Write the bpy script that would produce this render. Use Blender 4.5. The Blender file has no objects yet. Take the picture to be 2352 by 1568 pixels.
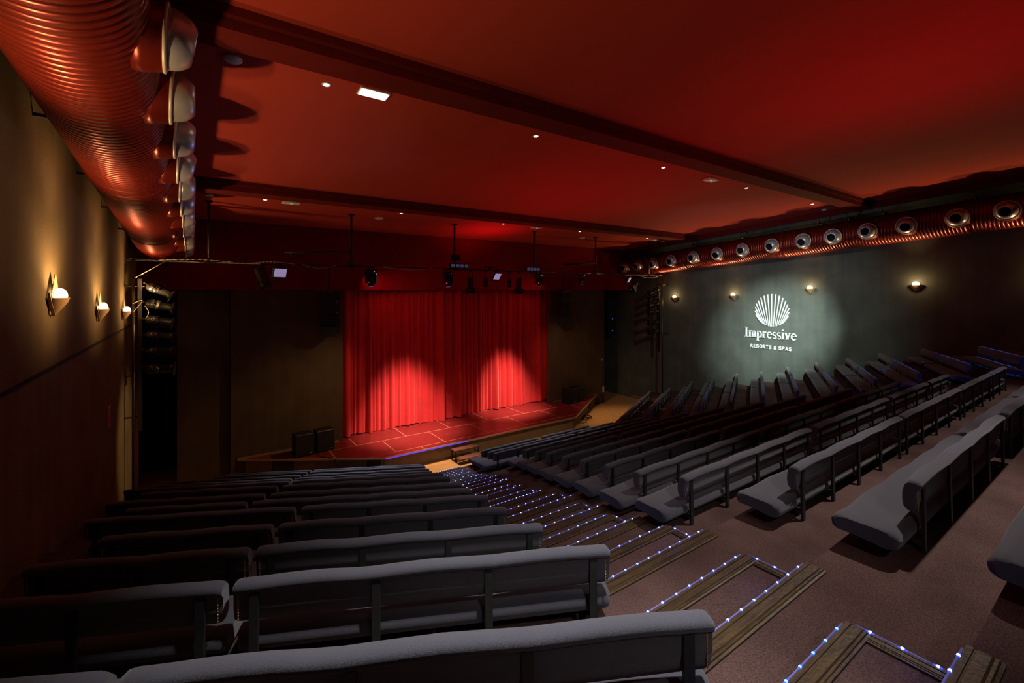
import bpy, math, random
from mathutils import Vector, Matrix
random.seed(7)
R_ = math.radians
SC = bpy.context.scene
COL = SC.collection
PI = math.pi
V = Vector

# ------------------------------------------------------------------ materials
def newmat(name):
    m = bpy.data.materials.new(name); m.use_nodes = True
    nt = m.node_tree; nt.nodes.clear()
    o = nt.nodes.new('ShaderNodeOutputMaterial'); b = nt.nodes.new('ShaderNodeBsdfPrincipled')
    nt.links.new(b.outputs[0], o.inputs[0])
    return m, nt, b
def mat(name, col, rough=.7, metal=0., noise=.0, nscale=8., col2=None, bump=0., bscale=60., stretch=None, spec=.5, sheen=0.):
    m, nt, b = newmat(name)
    b.inputs['Roughness'].default_value = rough; b.inputs['Metallic'].default_value = metal
    b.inputs['Specular IOR Level'].default_value = spec
    if sheen:
        b.inputs['Sheen Weight'].default_value = sheen; b.inputs['Sheen Roughness'].default_value = .5
    tc = nt.nodes.new('ShaderNodeTexCoord'); mp = nt.nodes.new('ShaderNodeMapping')
    nt.links.new(tc.outputs['Object'], mp.inputs[0])
    if stretch: mp.inputs['Scale'].default_value = stretch
    n = nt.nodes.new('ShaderNodeTexNoise'); n.inputs['Scale'].default_value = nscale; n.inputs['Detail'].default_value = 5
    nt.links.new(mp.outputs[0], n.inputs['Vector'])
    r = nt.nodes.new('ShaderNodeValToRGB')
    c1 = col; c2 = col2 or tuple(max(0, x*(1-noise)) for x in col)
    r.color_ramp.elements[0].position = .3; r.color_ramp.elements[1].position = .7
    r.color_ramp.elements[0].color = (*c2, 1); r.color_ramp.elements[1].color = (*c1, 1)
    nt.links.new(n.outputs['Fac'], r.inputs[0]); nt.links.new(r.outputs[0], b.inputs['Base Color'])
    if bump:
        n2 = nt.nodes.new('ShaderNodeTexNoise'); n2.inputs['Scale'].default_value = bscale; n2.inputs['Detail'].default_value = 4
        nt.links.new(tc.outputs['Object'], n2.inputs['Vector'])
        bp = nt.nodes.new('ShaderNodeBump'); bp.inputs['Strength'].default_value = bump; bp.inputs['Distance'].default_value = .02
        nt.links.new(n2.outputs['Fac'], bp.inputs['Height']); nt.links.new(bp.outputs[0], b.inputs['Normal'])
    return m
def emit(name, col, strength):
    m, nt, b = newmat(name)
    b.inputs['Base Color'].default_value = (*col, 1)
    b.inputs['Emission Color'].default_value = (*col, 1); b.inputs['Emission Strength'].default_value = strength
    return m

def carpet_mat():
    m = mat('carpet', (.112,.069,.062), .95, noise=.35, nscale=1.6, bump=.5, bscale=160, spec=.1)
    nt = m.node_tree; b = [n for n in nt.nodes if n.type == 'BSDF_PRINCIPLED'][0]
    src = b.inputs['Base Color'].links[0].from_socket
    tc = nt.nodes.new('ShaderNodeTexCoord')
    n = nt.nodes.new('ShaderNodeTexNoise'); n.inputs['Scale'].default_value = 90; n.inputs['Detail'].default_value = 3
    nt.links.new(tc.outputs['Object'], n.inputs['Vector'])
    rp = nt.nodes.new('ShaderNodeValToRGB')
    rp.color_ramp.elements[0].position = .35; rp.color_ramp.elements[0].color = (.6,.6,.6,1)
    rp.color_ramp.elements[1].position = .65; rp.color_ramp.elements[1].color = (1.25,1.2,1.2,1)
    nt.links.new(n.outputs['Fac'], rp.inputs[0])
    mx = nt.nodes.new('ShaderNodeMix'); mx.data_type = 'RGBA'; mx.blend_type = 'MULTIPLY'; mx.inputs[0].default_value = 1
    nt.links.new(src, mx.inputs[6]); nt.links.new(rp.outputs[0], mx.inputs[7]); nt.links.new(mx.outputs[2], b.inputs['Base Color'])
    return m
def deck_mat():
    m, nt, b = newmat('stage_deck')
    b.inputs['Roughness'].default_value = .34
    tc = nt.nodes.new('ShaderNodeTexCoord'); mp = nt.nodes.new('ShaderNodeMapping')
    mp.inputs['Location'].default_value = (-.15, .55, 0)
    nt.links.new(tc.outputs['Object'], mp.inputs[0])
    br = nt.nodes.new('ShaderNodeTexBrick')
    br.inputs['Scale'].default_value = 1; br.inputs['Brick Width'].default_value = 2.5; br.inputs['Row Height'].default_value = 1.9
    br.inputs['Mortar Size'].default_value = .018; br.inputs['Mortar Smooth'].default_value = .2; br.offset = .5
    br.inputs['Color1'].default_value = (.17,.013,.015,1); br.inputs['Color2'].default_value = (.14,.011,.012,1)
    br.inputs['Mortar'].default_value = (.5,.2,.14,1)
    nt.links.new(mp.outputs[0], br.inputs['Vector'])
    # scuffs: small pale flecks gathered in patches
    n1 = nt.nodes.new('ShaderNodeTexNoise'); n1.inputs['Scale'].default_value = 26; n1.inputs['Detail'].default_value = 3
    n2 = nt.nodes.new('ShaderNodeTexNoise'); n2.inputs['Scale'].default_value = .9
    nt.links.new(tc.outputs['Object'], n1.inputs['Vector']); nt.links.new(tc.outputs['Object'], n2.inputs['Vector'])
    r1 = nt.nodes.new('ShaderNodeValToRGB'); r1.color_ramp.elements[0].position = .66; r1.color_ramp.elements[1].position = .70
    r2 = nt.nodes.new('ShaderNodeValToRGB'); r2.color_ramp.elements[0].position = .5; r2.color_ramp.elements[1].position = .62
    nt.links.new(n1.outputs['Fac'], r1.inputs[0]); nt.links.new(n2.outputs['Fac'], r2.inputs[0])
    mu = nt.nodes.new('ShaderNodeMath'); mu.operation = 'MULTIPLY'
    nt.links.new(r1.outputs[0], mu.inputs[0]); nt.links.new(r2.outputs[0], mu.inputs[1])
    mx = nt.nodes.new('ShaderNodeMix'); mx.data_type = 'RGBA'; mx.inputs[7].default_value = (.6,.45,.3,1)
    nt.links.new(mu.outputs[0], mx.inputs[0]); nt.links.new(br.outputs['Color'], mx.inputs[6])
    nt.links.new(mx.outputs[2], b.inputs['Base Color'])
    return m
def wall_mat(name, c1, c2, streak=True):
    # felt covered wall: cloudy, with vertical drips and panel seams
    m = mat(name, c1, .95, nscale=.9, col2=c2, bump=.35, bscale=45, spec=.15)
    nt = m.node_tree; b = [n for n in nt.nodes if n.type == 'BSDF_PRINCIPLED'][0]
    src = b.inputs['Base Color'].links[0].from_socket
    tc = nt.nodes.new('ShaderNodeTexCoord'); mp = nt.nodes.new('ShaderNodeMapping'); mp.inputs['Scale'].default_value = (3.2,3.2,.12)
    nt.links.new(tc.outputs['Object'], mp.inputs[0])
    n = nt.nodes.new('ShaderNodeTexNoise'); n.inputs['Scale'].default_value = 1.0; n.inputs['Detail'].default_value = 6
    nt.links.new(mp.outputs[0], n.inputs['Vector'])
    rp = nt.nodes.new('ShaderNodeValToRGB')
    rp.color_ramp.elements[0].position = .3; rp.color_ramp.elements[0].color = (.88,.88,.88,1)
    rp.color_ramp.elements[1].position = .7; rp.color_ramp.elements[1].color = (1.06,1.04,1.0,1)
    nt.links.new(n.outputs['Fac'], rp.inputs[0])
    mx = nt.nodes.new('ShaderNodeMix'); mx.data_type = 'RGBA'; mx.blend_type = 'MULTIPLY'; mx.inputs[0].default_value = 1
    nt.links.new(src, mx.inputs[6]); nt.links.new(rp.outputs[0], mx.inputs[7]); nt.links.new(mx.outputs[2], b.inputs['Base Color'])
    return m

M = dict(
    carpet=carpet_mat(), deck=deck_mat(),
    floor=mat('front_floor_lino', (.55,.33,.15), .6, noise=.2, nscale=3),
    ceil=mat('ceiling_red', (.46,.055,.034), .9, noise=.12, nscale=.7, bump=.12, bscale=30, spec=.15, stretch=(1,.25,1)),
    beam=mat('beam_red', (.15,.012,.009), .9, noise=.15, nscale=2, spec=.15),
    header=mat('header_red', (.27,.008,.008), .92, noise=.2, nscale=.8, spec=.12),
    walll=wall_mat('wall_left_felt', (.20,.145,.075), (.15,.105,.05)),
    wallr=wall_mat('wall_right_felt', (.135,.155,.135), (.095,.105,.095)),
    wallf=wall_mat('stage_wall_felt', (.115,.085,.055), (.085,.062,.042)),
    wallb=mat('wall_black', (.01,.009,.008), .95, noise=.2),
    black=mat('black_metal', (.012,.012,.013), .45, noise=.2, nscale=20),
    blackm=mat('black_mesh', (.008,.008,.009), .7, noise=.3, nscale=80, bump=.5, bscale=250),
    spotm=mat('spot_housing', (.05,.045,.04), .32, metal=.6, noise=.25, nscale=14),
    pole=mat('pipe_metal', (.10,.09,.08), .35, metal=.8, noise=.2, nscale=10),
    duct=mat('duct_red', (.24,.022,.012), .32, metal=.6, noise=.25, nscale=5, spec=.6),
    ductdark=mat('duct_groove', (.02,.005,.004), .6, noise=.2),
    silver=mat('nozzle_silver', (.60,.60,.64), .34, metal=.55, noise=.08, nscale=12),
    flange=mat('nozzle_flange', (.78,.72,.62), .4, metal=.3, noise=.1, nscale=15),
    hole=mat('nozzle_hole', (.006,.006,.006), .9, noise=.1),
    fabric=mat('bench_fabric', (.068,.072,.094), .9, noise=.16, nscale=2.2, bump=.35, bscale=220, spec=.2, sheen=.25),
    fabric2=mat('bench_seat_fabric', (.057,.061,.080), .9, noise=.22, nscale=1.6, bump=.35, bscale=220, spec=.2, sheen=.25),
    post=mat('bench_post', (.035,.042,.042), .45, metal=.4, noise=.3, nscale=12),
    brass=mat('brass_stud', (.75,.48,.2), .3, metal=.9, noise=.1),
    nosing=mat('nosing_wood', (.075,.046,.016), .5, metal=.15, nscale=3, col2=(.022,.013,.005), stretch=(1,14,14), bump=.3, bscale=30),
    rope=emit('led_rope', (.12,.12,.34), .16),
    led=emit('led_point', (.45,.62,1.0), 2.6),
    ledhalo=emit('led_halo', (.03,.07,1.0), 1.3),
    ledg=emit('led_point_soft', (.2,.55,1.0), 1.6),
    bulb=emit('sconce_bulb', (1.0,.74,.38), 9.),
    cup=mat('sconce_cup', (.42,.26,.12), .55, noise=.15, nscale=10),
    curtain=mat('curtain_red', (.60,.022,.028), .85, noise=.15, nscale=2, bump=.15, bscale=120, spec=.2, sheen=.15),
    fascia=mat('stage_fascia', (.22,.155,.085), .8, noise=.25, nscale=2.5, bump=.25, bscale=20),
    alu=mat('alu_edge', (.62,.52,.45), .35, metal=.7, noise=.1, nscale=6),
    blueedge=emit('stage_edge_led', (.12,.07,.85), .8),
    stepwood=mat('step_wood', (.24,.085,.06), .6, noise=.4, nscale=5),
    white=mat('white_plastic', (.75,.75,.76), .5, noise=.05),
    logo=mat('logo_white', (.86,.88,.88), .6, noise=.03),
    floodglass=emit('flood_glass', (.42,.34,.62), .55),
    panelon=emit('panel_lit', (1.0,.93,.82), 14.),
    downlight=emit('downlight_lit', (1.0,.9,.78), 3.),
    lens=emit('lens_glass', (.10,.09,.22), .28),
    blueled=emit('blue_indicator', (.05,.2,1.0), 1.2),
    redled=emit('red_indicator', (1.0,.06,.03), 4.),
    green=emit('exit_green', (.1,.9,.3), .8),
    bandred=mat('flap_red', (.5,.02,.02), .5, noise=.1),
    cable=mat('cable_black', (.015,.013,.012), .6, noise=.2),
    cablew=mat('cable_white', (.55,.45,.34), .6, noise=.1),
)

# ------------------------------------------------------------------ mesh builder
class MB:
    def __init__(s): s.v = []; s.f = []; s.mi = []; s.sm = []
    def add(s, vs, fs, mi=0, smooth=False, mx=None):
        o = len(s.v)
        s.v += [tuple(mx @ V(p)) if mx else tuple(p) for p in vs]
        s.f += [tuple(i+o for i in f) for f in fs]
        s.mi += [mi]*len(fs); s.sm += [smooth]*len(fs); return s
    def box(s, c, d, mi=0, mx=None, bev=0):
        x,y,z = d[0]/2, d[1]/2, d[2]/2; cx,cy,cz = c
        if bev:
            b = min(bev, x*.9, y*.9, z*.9)
            vs = []; 
            for (zz, ins) in ((-z, b), (-z+b, 0), (z-b, 0), (z, b)):
                X, Y = x-ins, y-ins
                k = b*.6
                vs += [(cx+a, cy+e, cz+zz) for a, e in ((-X+k,-Y),(X-k,-Y),(X,-Y+k),(X,Y-k),(X-k,Y),(-X+k,Y),(-X,Y-k),(-X,-Y+k))]
            fs = [tuple(range(7,-1,-1)), tuple(range(24,32))]
            for L in range(3):
                for i in range(8):
                    j = (i+1) % 8; fs.append((L*8+i, L*8+j, L*8+8+j, L*8+8+i))
            return s.add(vs, fs, mi, False, mx)
        vs = [(cx+a*x, cy+b*y, cz+e*z) for e in (-1,1) for a,b in ((-1,-1),(1,-1),(1,1),(-1,1))]
        return s.add(vs, [(3,2,1,0),(4,5,6,7),(0,1,5,4),(1,2,6,5),(2,3,7,6),(3,0,4,7)], mi, False, mx)
    def lathe(s, prof, seg=24, mi=0, mx=None, smooth=True, mis=None):
        # prof: (radius, height) along z
        vs = []; fs = []
        for r, z in prof:
            for k in range(seg):
                a = 2*PI*k/seg; vs.append((r*math.cos(a), r*math.sin(a), z))
        o = len(s.v); s.v += [tuple(mx @ V(p)) if mx else p for p in vs]
        for i in range(len(prof)-1):
            for k in range(seg):
                j = (k+1) % seg
                s.f.append((o+i*seg+k, o+i*seg+j, o+(i+1)*seg+j, o+(i+1)*seg+k))
                s.mi.append(mis[i] if mis else mi); s.sm.append(smooth)
        if prof[0][0] > 1e-4: s.f.append(tuple(o+k for k in range(seg-1,-1,-1))); s.mi.append(mis[0] if mis else mi); s.sm.append(False)
        if prof[-1][0] > 1e-4: s.f.append(tuple(o+(len(prof)-1)*seg+k for k in range(seg))); s.mi.append(mis[-1] if mis else mi); s.sm.append(False)
        return s
    def cyl(s, p, q, r, seg=12, mi=0, r2=None, smooth=True):
        p, q = V(p), V(q); d = q-p; L = d.length
        mx = Matrix.Translation(p) @ d.to_track_quat('Z','Y').to_matrix().to_4x4()
        return s.lathe([(r,0),(r if r2 is None else r2, L)], seg, mi, mx, smooth)
    def tube(s, pts, r, seg=8, mi=0):
        for a, b in zip(pts[:-1], pts[1:]): s.cyl(a, b, r, seg, mi)
        for p in pts[1:-1]: s.ball(p, r, 6, 4, mi)
        return s
    def ball(s, c, r, seg=10, rings=6, mi=0, sc=(1,1,1)):
        vs = [(c[0], c[1], c[2]-r*sc[2])]; fs = []
        for i in range(1, rings):
            t = -PI/2+PI*i/rings
            for k in range(seg):
                a = 2*PI*k/seg
                vs.append((c[0]+r*sc[0]*math.cos(t)*math.cos(a), c[1]+r*sc[1]*math.cos(t)*math.sin(a), c[2]+r*sc[2]*math.sin(t)))
        vs.append((c[0], c[1], c[2]+r*sc[2])); n = len(vs)-1
        for k in range(seg):
            j = (k+1) % seg
            fs.append((0, 1+j, 1+k)); fs.append((n, n-seg+k, n-seg+j))
            for i in range(rings-2):
                fs.append((1+i*seg+k, 1+i*seg+j, 1+(i+1)*seg+j, 1+(i+1)*seg+k))
        return s.add(vs, fs, mi, True)
    def prism(s, poly, z0, z1, mi=0, mtop=None):
        n = len(poly)
        vs = [(x,y,z0) for x,y in poly]+[(x,y,z1) for x,y in poly]
        s.add(vs, [tuple(range(n-1,-1,-1))]+[(i,(i+1)%n,n+(i+1)%n,n+i) for i in range(n)], mi)
        return s.add([(x,y,z1) for x,y in poly], [tuple(range(n))], mi if mtop is None else mtop)
    def loft(s, loops, mi=0, smooth=True, caps=True):
        n = len(loops[0]); vs = [p for L in loops for p in L]; fs = []
        for i in range(len(loops)-1):
            for k in range(n):
                j = (k+1) % n; fs.append((i*n+k, i*n+j, (i+1)*n+j, (i+1)*n+k))
        s.add(vs, fs, mi, smooth)
        if caps:
            s.add(loops[0], [tuple(range(n-1,-1,-1))], mi); s.add(loops[-1], [tuple(range(n))], mi)
        return s
    def mesh(s, name, mats):
        me = bpy.data.meshes.new(name); me.from_pydata(s.v, [], s.f)
        for m in (mats if isinstance(mats, (list,tuple)) else [mats]): me.materials.append(M[m])
        me.polygons.foreach_set('material_index', s.mi); me.polygons.foreach_set('use_smooth', s.sm)
        me.update(); return me
    def build(s, name, mats, parent=None, loc=None):
        return link(name, s.mesh(name, mats), parent, loc)
def link(name, me, parent=None, loc=None):
    o = bpy.data.objects.new(name, me); COL.objects.link(o)
    if parent: o.parent = parent
    if loc: o.location = loc
    return o
def tag(o, label, cat, group=None):
    o['label'] = label; o['category'] = cat
    if group: o['group'] = group
    return o
def thing(name, label, cat, loc=(0,0,0), rz=0, group=None, rot=None):
    o = bpy.data.objects.new(name, None); COL.objects.link(o); o.empty_display_size = .1
    o.location = loc; o.rotation_euler = rot or (0,0,rz)
    return tag(o, label, cat, group)
def struct(name, mb, mats):
    o = mb.build(name, mats); o['kind'] = 'structure'; return o
def copytree(src, loc, rot, label, group=None, scale=None):
    r = src.copy(); COL.objects.link(r); r.location = loc; r.rotation_euler = rot; r['label'] = label
    if scale: r.scale = scale
    if group: r['group'] = group
    for ch in src.children:
        c = ch.copy(); COL.objects.link(c); c.parent = r
        for g in ch.children:
            d = g.copy(); COL.objects.link(d); d.parent = c
    return r
def aim(p, target):
    return (V(target)-V(p)).to_track_quat('-Z','Y').to_euler()
def point(loc, e, col, r=.05, name='point_lamp'):
    l = bpy.data.lights.new(name, 'POINT'); l.energy = e; l.color = col; l.shadow_soft_size = r
    o = bpy.data.objects.new(name, l); COL.objects.link(o); o.location = loc; return o
def spot(loc, tgt, e, col, ang, blend=.5, r=.08, name='spot_lamp'):
    l = bpy.data.lights.new(name, 'SPOT'); l.energy = e; l.color = col; l.spot_size = R_(ang); l.spot_blend = blend; l.shadow_soft_size = r
    o = bpy.data.objects.new(name, l); COL.objects.link(o); o.location = loc; o.rotation_euler = aim(loc, tgt); return o
def area(loc, tgt, e, col, sx, sy, name='area_lamp', spread=180):
    l = bpy.data.lights.new(name, 'AREA'); l.energy = e; l.color = col; l.shape = 'RECTANGLE'; l.size = sx; l.size_y = sy; l.spread = R_(spread)
    o = bpy.data.objects.new(name, l); COL.objects.link(o); o.location = loc; o.rotation_euler = aim(loc, tgt); return o

# ------------------------------------------------------------------ room constants
XL, XR, YF, YB = -1.95, 27.5, 23.4, -8.0
SL = -.0752                       # ceiling slope towards the stage
def zc(y, off=0): return 13.0+off+SL*y
def tier(i): return 5.72-.41*(i-1)     # carpet level of bench row i
YE = {1:1.34, 2:2.64, 3:3.85, 4:5.02, 5:6.26, 6:7.53, 7:8.78, 8:10.1, 9:11.32, 10:12.56, 11:13.86, 12:15.06, 13:16.35}
YE[0] = .14; YE[-1] = -1.1; YE[-2] = -2.35
CA, SA = math.cos(R_(27)), math.sin(R_(27))
LE = {1:(2.376,1.416), 2:(2.951,2.712), 3:(3.217,3.948), 4:(3.588,5.207), 5:(4.062,6.442), 6:(4.423,7.651), 7:(4.868,8.865), 8:(5.287,10.22), 9:(5.695,11.451), 10:(5.942,12.678), 11:(6.393,13.881), 12:(6.83,15.162), 13:(7.212,16.364)}
FE = {13:(18.664,16.417), 12:(18.998,15.126), 11:(19.396,13.913), 10:(19.709,12.601), 9:(20.05,11.296), 8:(20.574,10.09), 7:(20.925,8.84), 6:(21.136,7.498), 5:(21.646,6.365), 4:(21.705,5.075), 3:(22.361,3.888), 2:(22.499,2.662)}
for i in (0,-1,-2): LE[i] = (1.9+.45*i, .15+1.27*i)
for i in (1,0,-1,-2): FE[i] = (22.499+.35*(2-i), 2.662-1.25*(2-i))
# tier front edges: left edge (rotated), centre edge, right edge
def edge_pts(i):
    y = YE[i]+.5
    gl = LE[i][0]*SA+LE[i][1]*CA+.5          # along (SA, CA)
    gr = -FE[i][0]*SA+FE[i][1]*CA+.5         # along (-SA, CA)
    xa = (gl-CA*y)/SA; xb = (CA*y-gr)/SA
    yl = (gl-SA*XL)/CA; yr = (gr+SA*XR)/CA
    return xa, xb, y, yl, yr
EDG = {i: edge_pts(i) for i in range(-2, 14)}

# ------------------------------------------------------------------ setting
fl = MB().box(((XL+XR)/2, 9.5, -.05), (XR-XL+.6, 36, .1)); struct('floor', fl, 'floor')
rk = MB()
for i in range(-2, 14):
    xa, xb, y, yl, yr = EDG[i]
    yl = min(yl, 23.0); yr = min(yr, 23.0)
    rk.prism([(XL,YB),(XR,YB),(XR,yr),(xb,y),(xa,y),(XL,yl)], .0, tier(i))
# two low steps down to the front floor
xa, xb, y, yl, yr = EDG[13]
rk.prism([(xa-1.0,y-.2),(xa+2.6,y-.2),(xa+2.6,y+.42),(xa-1.0,y+.42)], 0, tier(13)-.2)
rk.prism([(xa-1.0,y-.2),(xa+2.8,y-.2),(xa+2.8,y+.85),(xa-1.0,y+.85)], 0, tier(13)-.41)
o = struct('floor', rk, 'carpet')

w = MB()
w.box((XL-.1, (YB+YF)/2+1.5, 7), (.2, YF-YB+3, 14)); struct('wall_left', w, 'walll')
w = MB().box((XR+.1, (YB+YF)/2+1.5, 7), (.2, YF-YB+3, 14)); struct('wall_right', w, 'wallr')
w = MB().box(((XL+XR)/2, YB-.1, 7), (XR-XL+.4, .2, 14)); struct('wall_back', w, 'wallb')
# stage wall: panels left and right of the proscenium, header, and the black ends of the two side passages
w = MB().box((3.68, YF+.12, 4.115), (4.74, .24, 8.23)); struct('wall_front', w, 'wallf')
w = MB().box((21.9, YF+.12, 4.115), (5.1, .24, 8.23))
w.box((24.46, YF+.5, 4.115), (.16, 1.0, 8.23)); struct('wall_front', w, 'wallf')
w = MB().box((.35, YF+.32, 4.115), (1.9, .24, 8.23)); struct('wall_front', w, 'wallf')
w = MB().box(((XL+XR)/2, YF+.14, 10.7), (XR-XL-.02, .28, 4.94)); struct('wall_header', w, 'header')
w = MB().box(((XL+XR)/2, 26.4, 7), (XR-XL+.4, .2, 14)); struct('wall_end', w, 'wallb')
w = MB().box(((XL+XR)/2, YF+.05, 6.9), (0.01,.01,.01))
# ceiling: red sloping plane with beams, black void above the ducts
c = MB()
x0, x1 = -.95, 26.4
def slab(mb, x0, x1, y0, y1, o0, o1, mi=0):
    vs = [(x0,y0,zc(y0,o0)),(x1,y0,zc(y0,o0)),(x1,y1,zc(y1,o0)),(x0,y1,zc(y1,o0)),
          (x0,y0,zc(y0,o1)),(x1,y0,zc(y0,o1)),(x1,y1,zc(y1,o1)),(x0,y1,zc(y1,o1))]
    mb.add(vs, [(3,2,1,0),(4,5,6,7),(0,1,5,4),(1,2,6,5),(2,3,7,6),(3,0,4,7)], mi)
slab(c, x0, x1, YB, YF, 0, .2); struct('ceiling', c, 'ceil')
c = MB(); slab(c, XL-.2, XR+.2, YB, 26.4, .95, 1.1); struct('ceiling', c, 'wallb')
n = 1
for (ya, yb, dr) in ((7.97,8.57,.31),(17.15,17.72,.31),(-1.3,-.7,.31)):
    b = MB(); slab(b, x0, x1+.2, ya, yb, -dr, .05)
    slab(b, x0, x1+.2, ya-.10, ya, -dr*.45, .05)
    struct('trim_%d' % n, b, 'beam'); n += 1
b = MB(); slab(b, x1, x1+.12, YB, YF, -.30, .25); struct('trim_%d' % n, b, 'beam'); n += 1
b = MB(); slab(b, x0-.12, x0, YB, YF, -.12, .25); struct('trim_%d' % n, b, 'beam'); n += 1
# joint across the left wall felt and the reddish end post
b = MB().box((XL+.012, 10, 6.92), (.03, 26.6, .05)); struct('trim_%d' % n, b, 'wallb'); n += 1
b = MB().box((XL+.06, YF-.3, 6.5), (.12, .5, 13)); struct('trim_%d' % n, b, 'beam'); n += 1
# skirting raked along the right wall
b = MB().box((XR-.03, 22.3, .12), (.05, 2.2, .24)); struct('baseboard_right', b, 'fascia')

# ------------------------------------------------------------------ stage
ST = .74
st = thing('stage', 'low stage with dark red board deck in front of the red curtains', 'stage')
poly = [(1.55,YF-.01),(6.97,19.87),(18.43,19.87),(23.85,YF-.01)]
d = MB().prism(poly, ST-.06, ST-.005)
d.prism([(5.9,YF-.02),(19.5,YF-.02),(19.5,26.2),(5.9,26.2)], ST-.06, ST-.005); d.build('deck', 'deck', st)
inset = [(1.85,YF-.02),(7.03,20.0),(18.37,20.0),(23.55,YF-.02)]
f_ = MB().prism(inset, 0, ST-.06)
f_.build('fascia', 'fascia', st)
def edge_strip(a, b, mi, nm, z0=ST-.075, z1=ST+.004, thick=.05):
    a, b = V((*a,0)), V((*b,0)); t = (b-a).normalized(); nrm = V((t.y,-t.x,0))
    q = [a+nrm*.012, b+nrm*.012, b-nrm*thick, a-nrm*thick]
    return MB().prism([(p.x,p.y) for p in q], z0, z1).build(nm, mi, st)
edge_strip(poly[0], poly[1], 'alu', 'edge_trim'); edge_strip(poly[1], poly[2], 'alu', 'edge_trim'); edge_strip(poly[2], poly[3], 'alu', 'edge_trim')
e = MB().box((9.1, 19.851, ST-.045), (4.2, .012, .045)); o = e.build('edge_light', 'blueedge', st); o['label'] = 'violet blue light strip along the front stage edge'
MB().box((3.7, YF-.03, ST+.03), (4.3, .05, .07)).build('skirting', 'alu', st)
MB().box((21.7, YF-.03, ST+.03), (4.1, .05, .07)).build('skirting', 'fascia', st)
def vent(cx, cy, rz, wd=.95):
    mx = Matrix.Translation((cx,cy,.40)) @ Matrix.Rotation(rz,4,'Z')
    v = MB().box((0,0,0),(wd,.05,.42),0,mx)
    for k in range(4): v.box((0,-.03,-.15+.1*k),(wd*.82,.03,.045),1,mx)
    v.build('vent_grille', ['black','pole'], st)
aL = math.atan2(19.87-YF, 6.97-1.55); aR = -aL
vent(3.23, 22.32+.16, aL); vent(6.6, 20.12+.17, aL, .6); vent(22.2, 22.3+.2, aR)

# curtains
def curtain(x0, x1, y0, label):
    n = int((x1-x0)/.028); mb = MB(); rows = 10
    xs = [x0+(x1-x0)*i/n for i in range(n+1)]
    off = []; cut = [x0-.2]
    while cut[-1] < x1+.6: cut.append(cut[-1]+random.choice((.16,.2,.24,.3,.34,.42,.5)))
    amps = [random.choice((.3,.5,.7,.9,1.0)) for _ in cut]; k = 0
    for x in xs:
        while x > cut[k+1]: k += 1
        w_ = cut[k+1]-cut[k]; ph = (x-cut[k])/w_
        off.append(-(.10+.62*w_)*amps[k]*math.sin(PI*ph)**.75+.05*math.sin(x*.9)+.02*math.sin(x*23))
    vs = []; fs = []
    z0, z1 = ST+.01, 8.6
    for r in range(rows+1):
        t = r/rows
        for i, x in enumerate(xs):
            amp = .7+.45*(1-t)
            z = z0+(z1-z0)*t+(.02*math.sin(x*2.1) if r == 0 else 0)+(.02 if r==0 else 0)
            vs.append((x+.03*(1-t)*math.sin(x*3.3), y0+off[i]*amp, z))
    for r in range(rows):
        for i in range(n):
            a = r*(n+1)+i; fs.append((a, a+1, a+n+2, a+n+1))
    mb.add(vs, fs, 0, True)
    o = mb.build('stage_curtain', 'curtain'); tag(o, label, 'curtain'); return o
curtain(5.6, 13.1, 24.02, 'left half of the pleated red stage curtain, hanging to the deck')
curtain(12.85, 19.8, 24.25, 'right half of the pleated red stage curtain, hanging to the deck')

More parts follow.
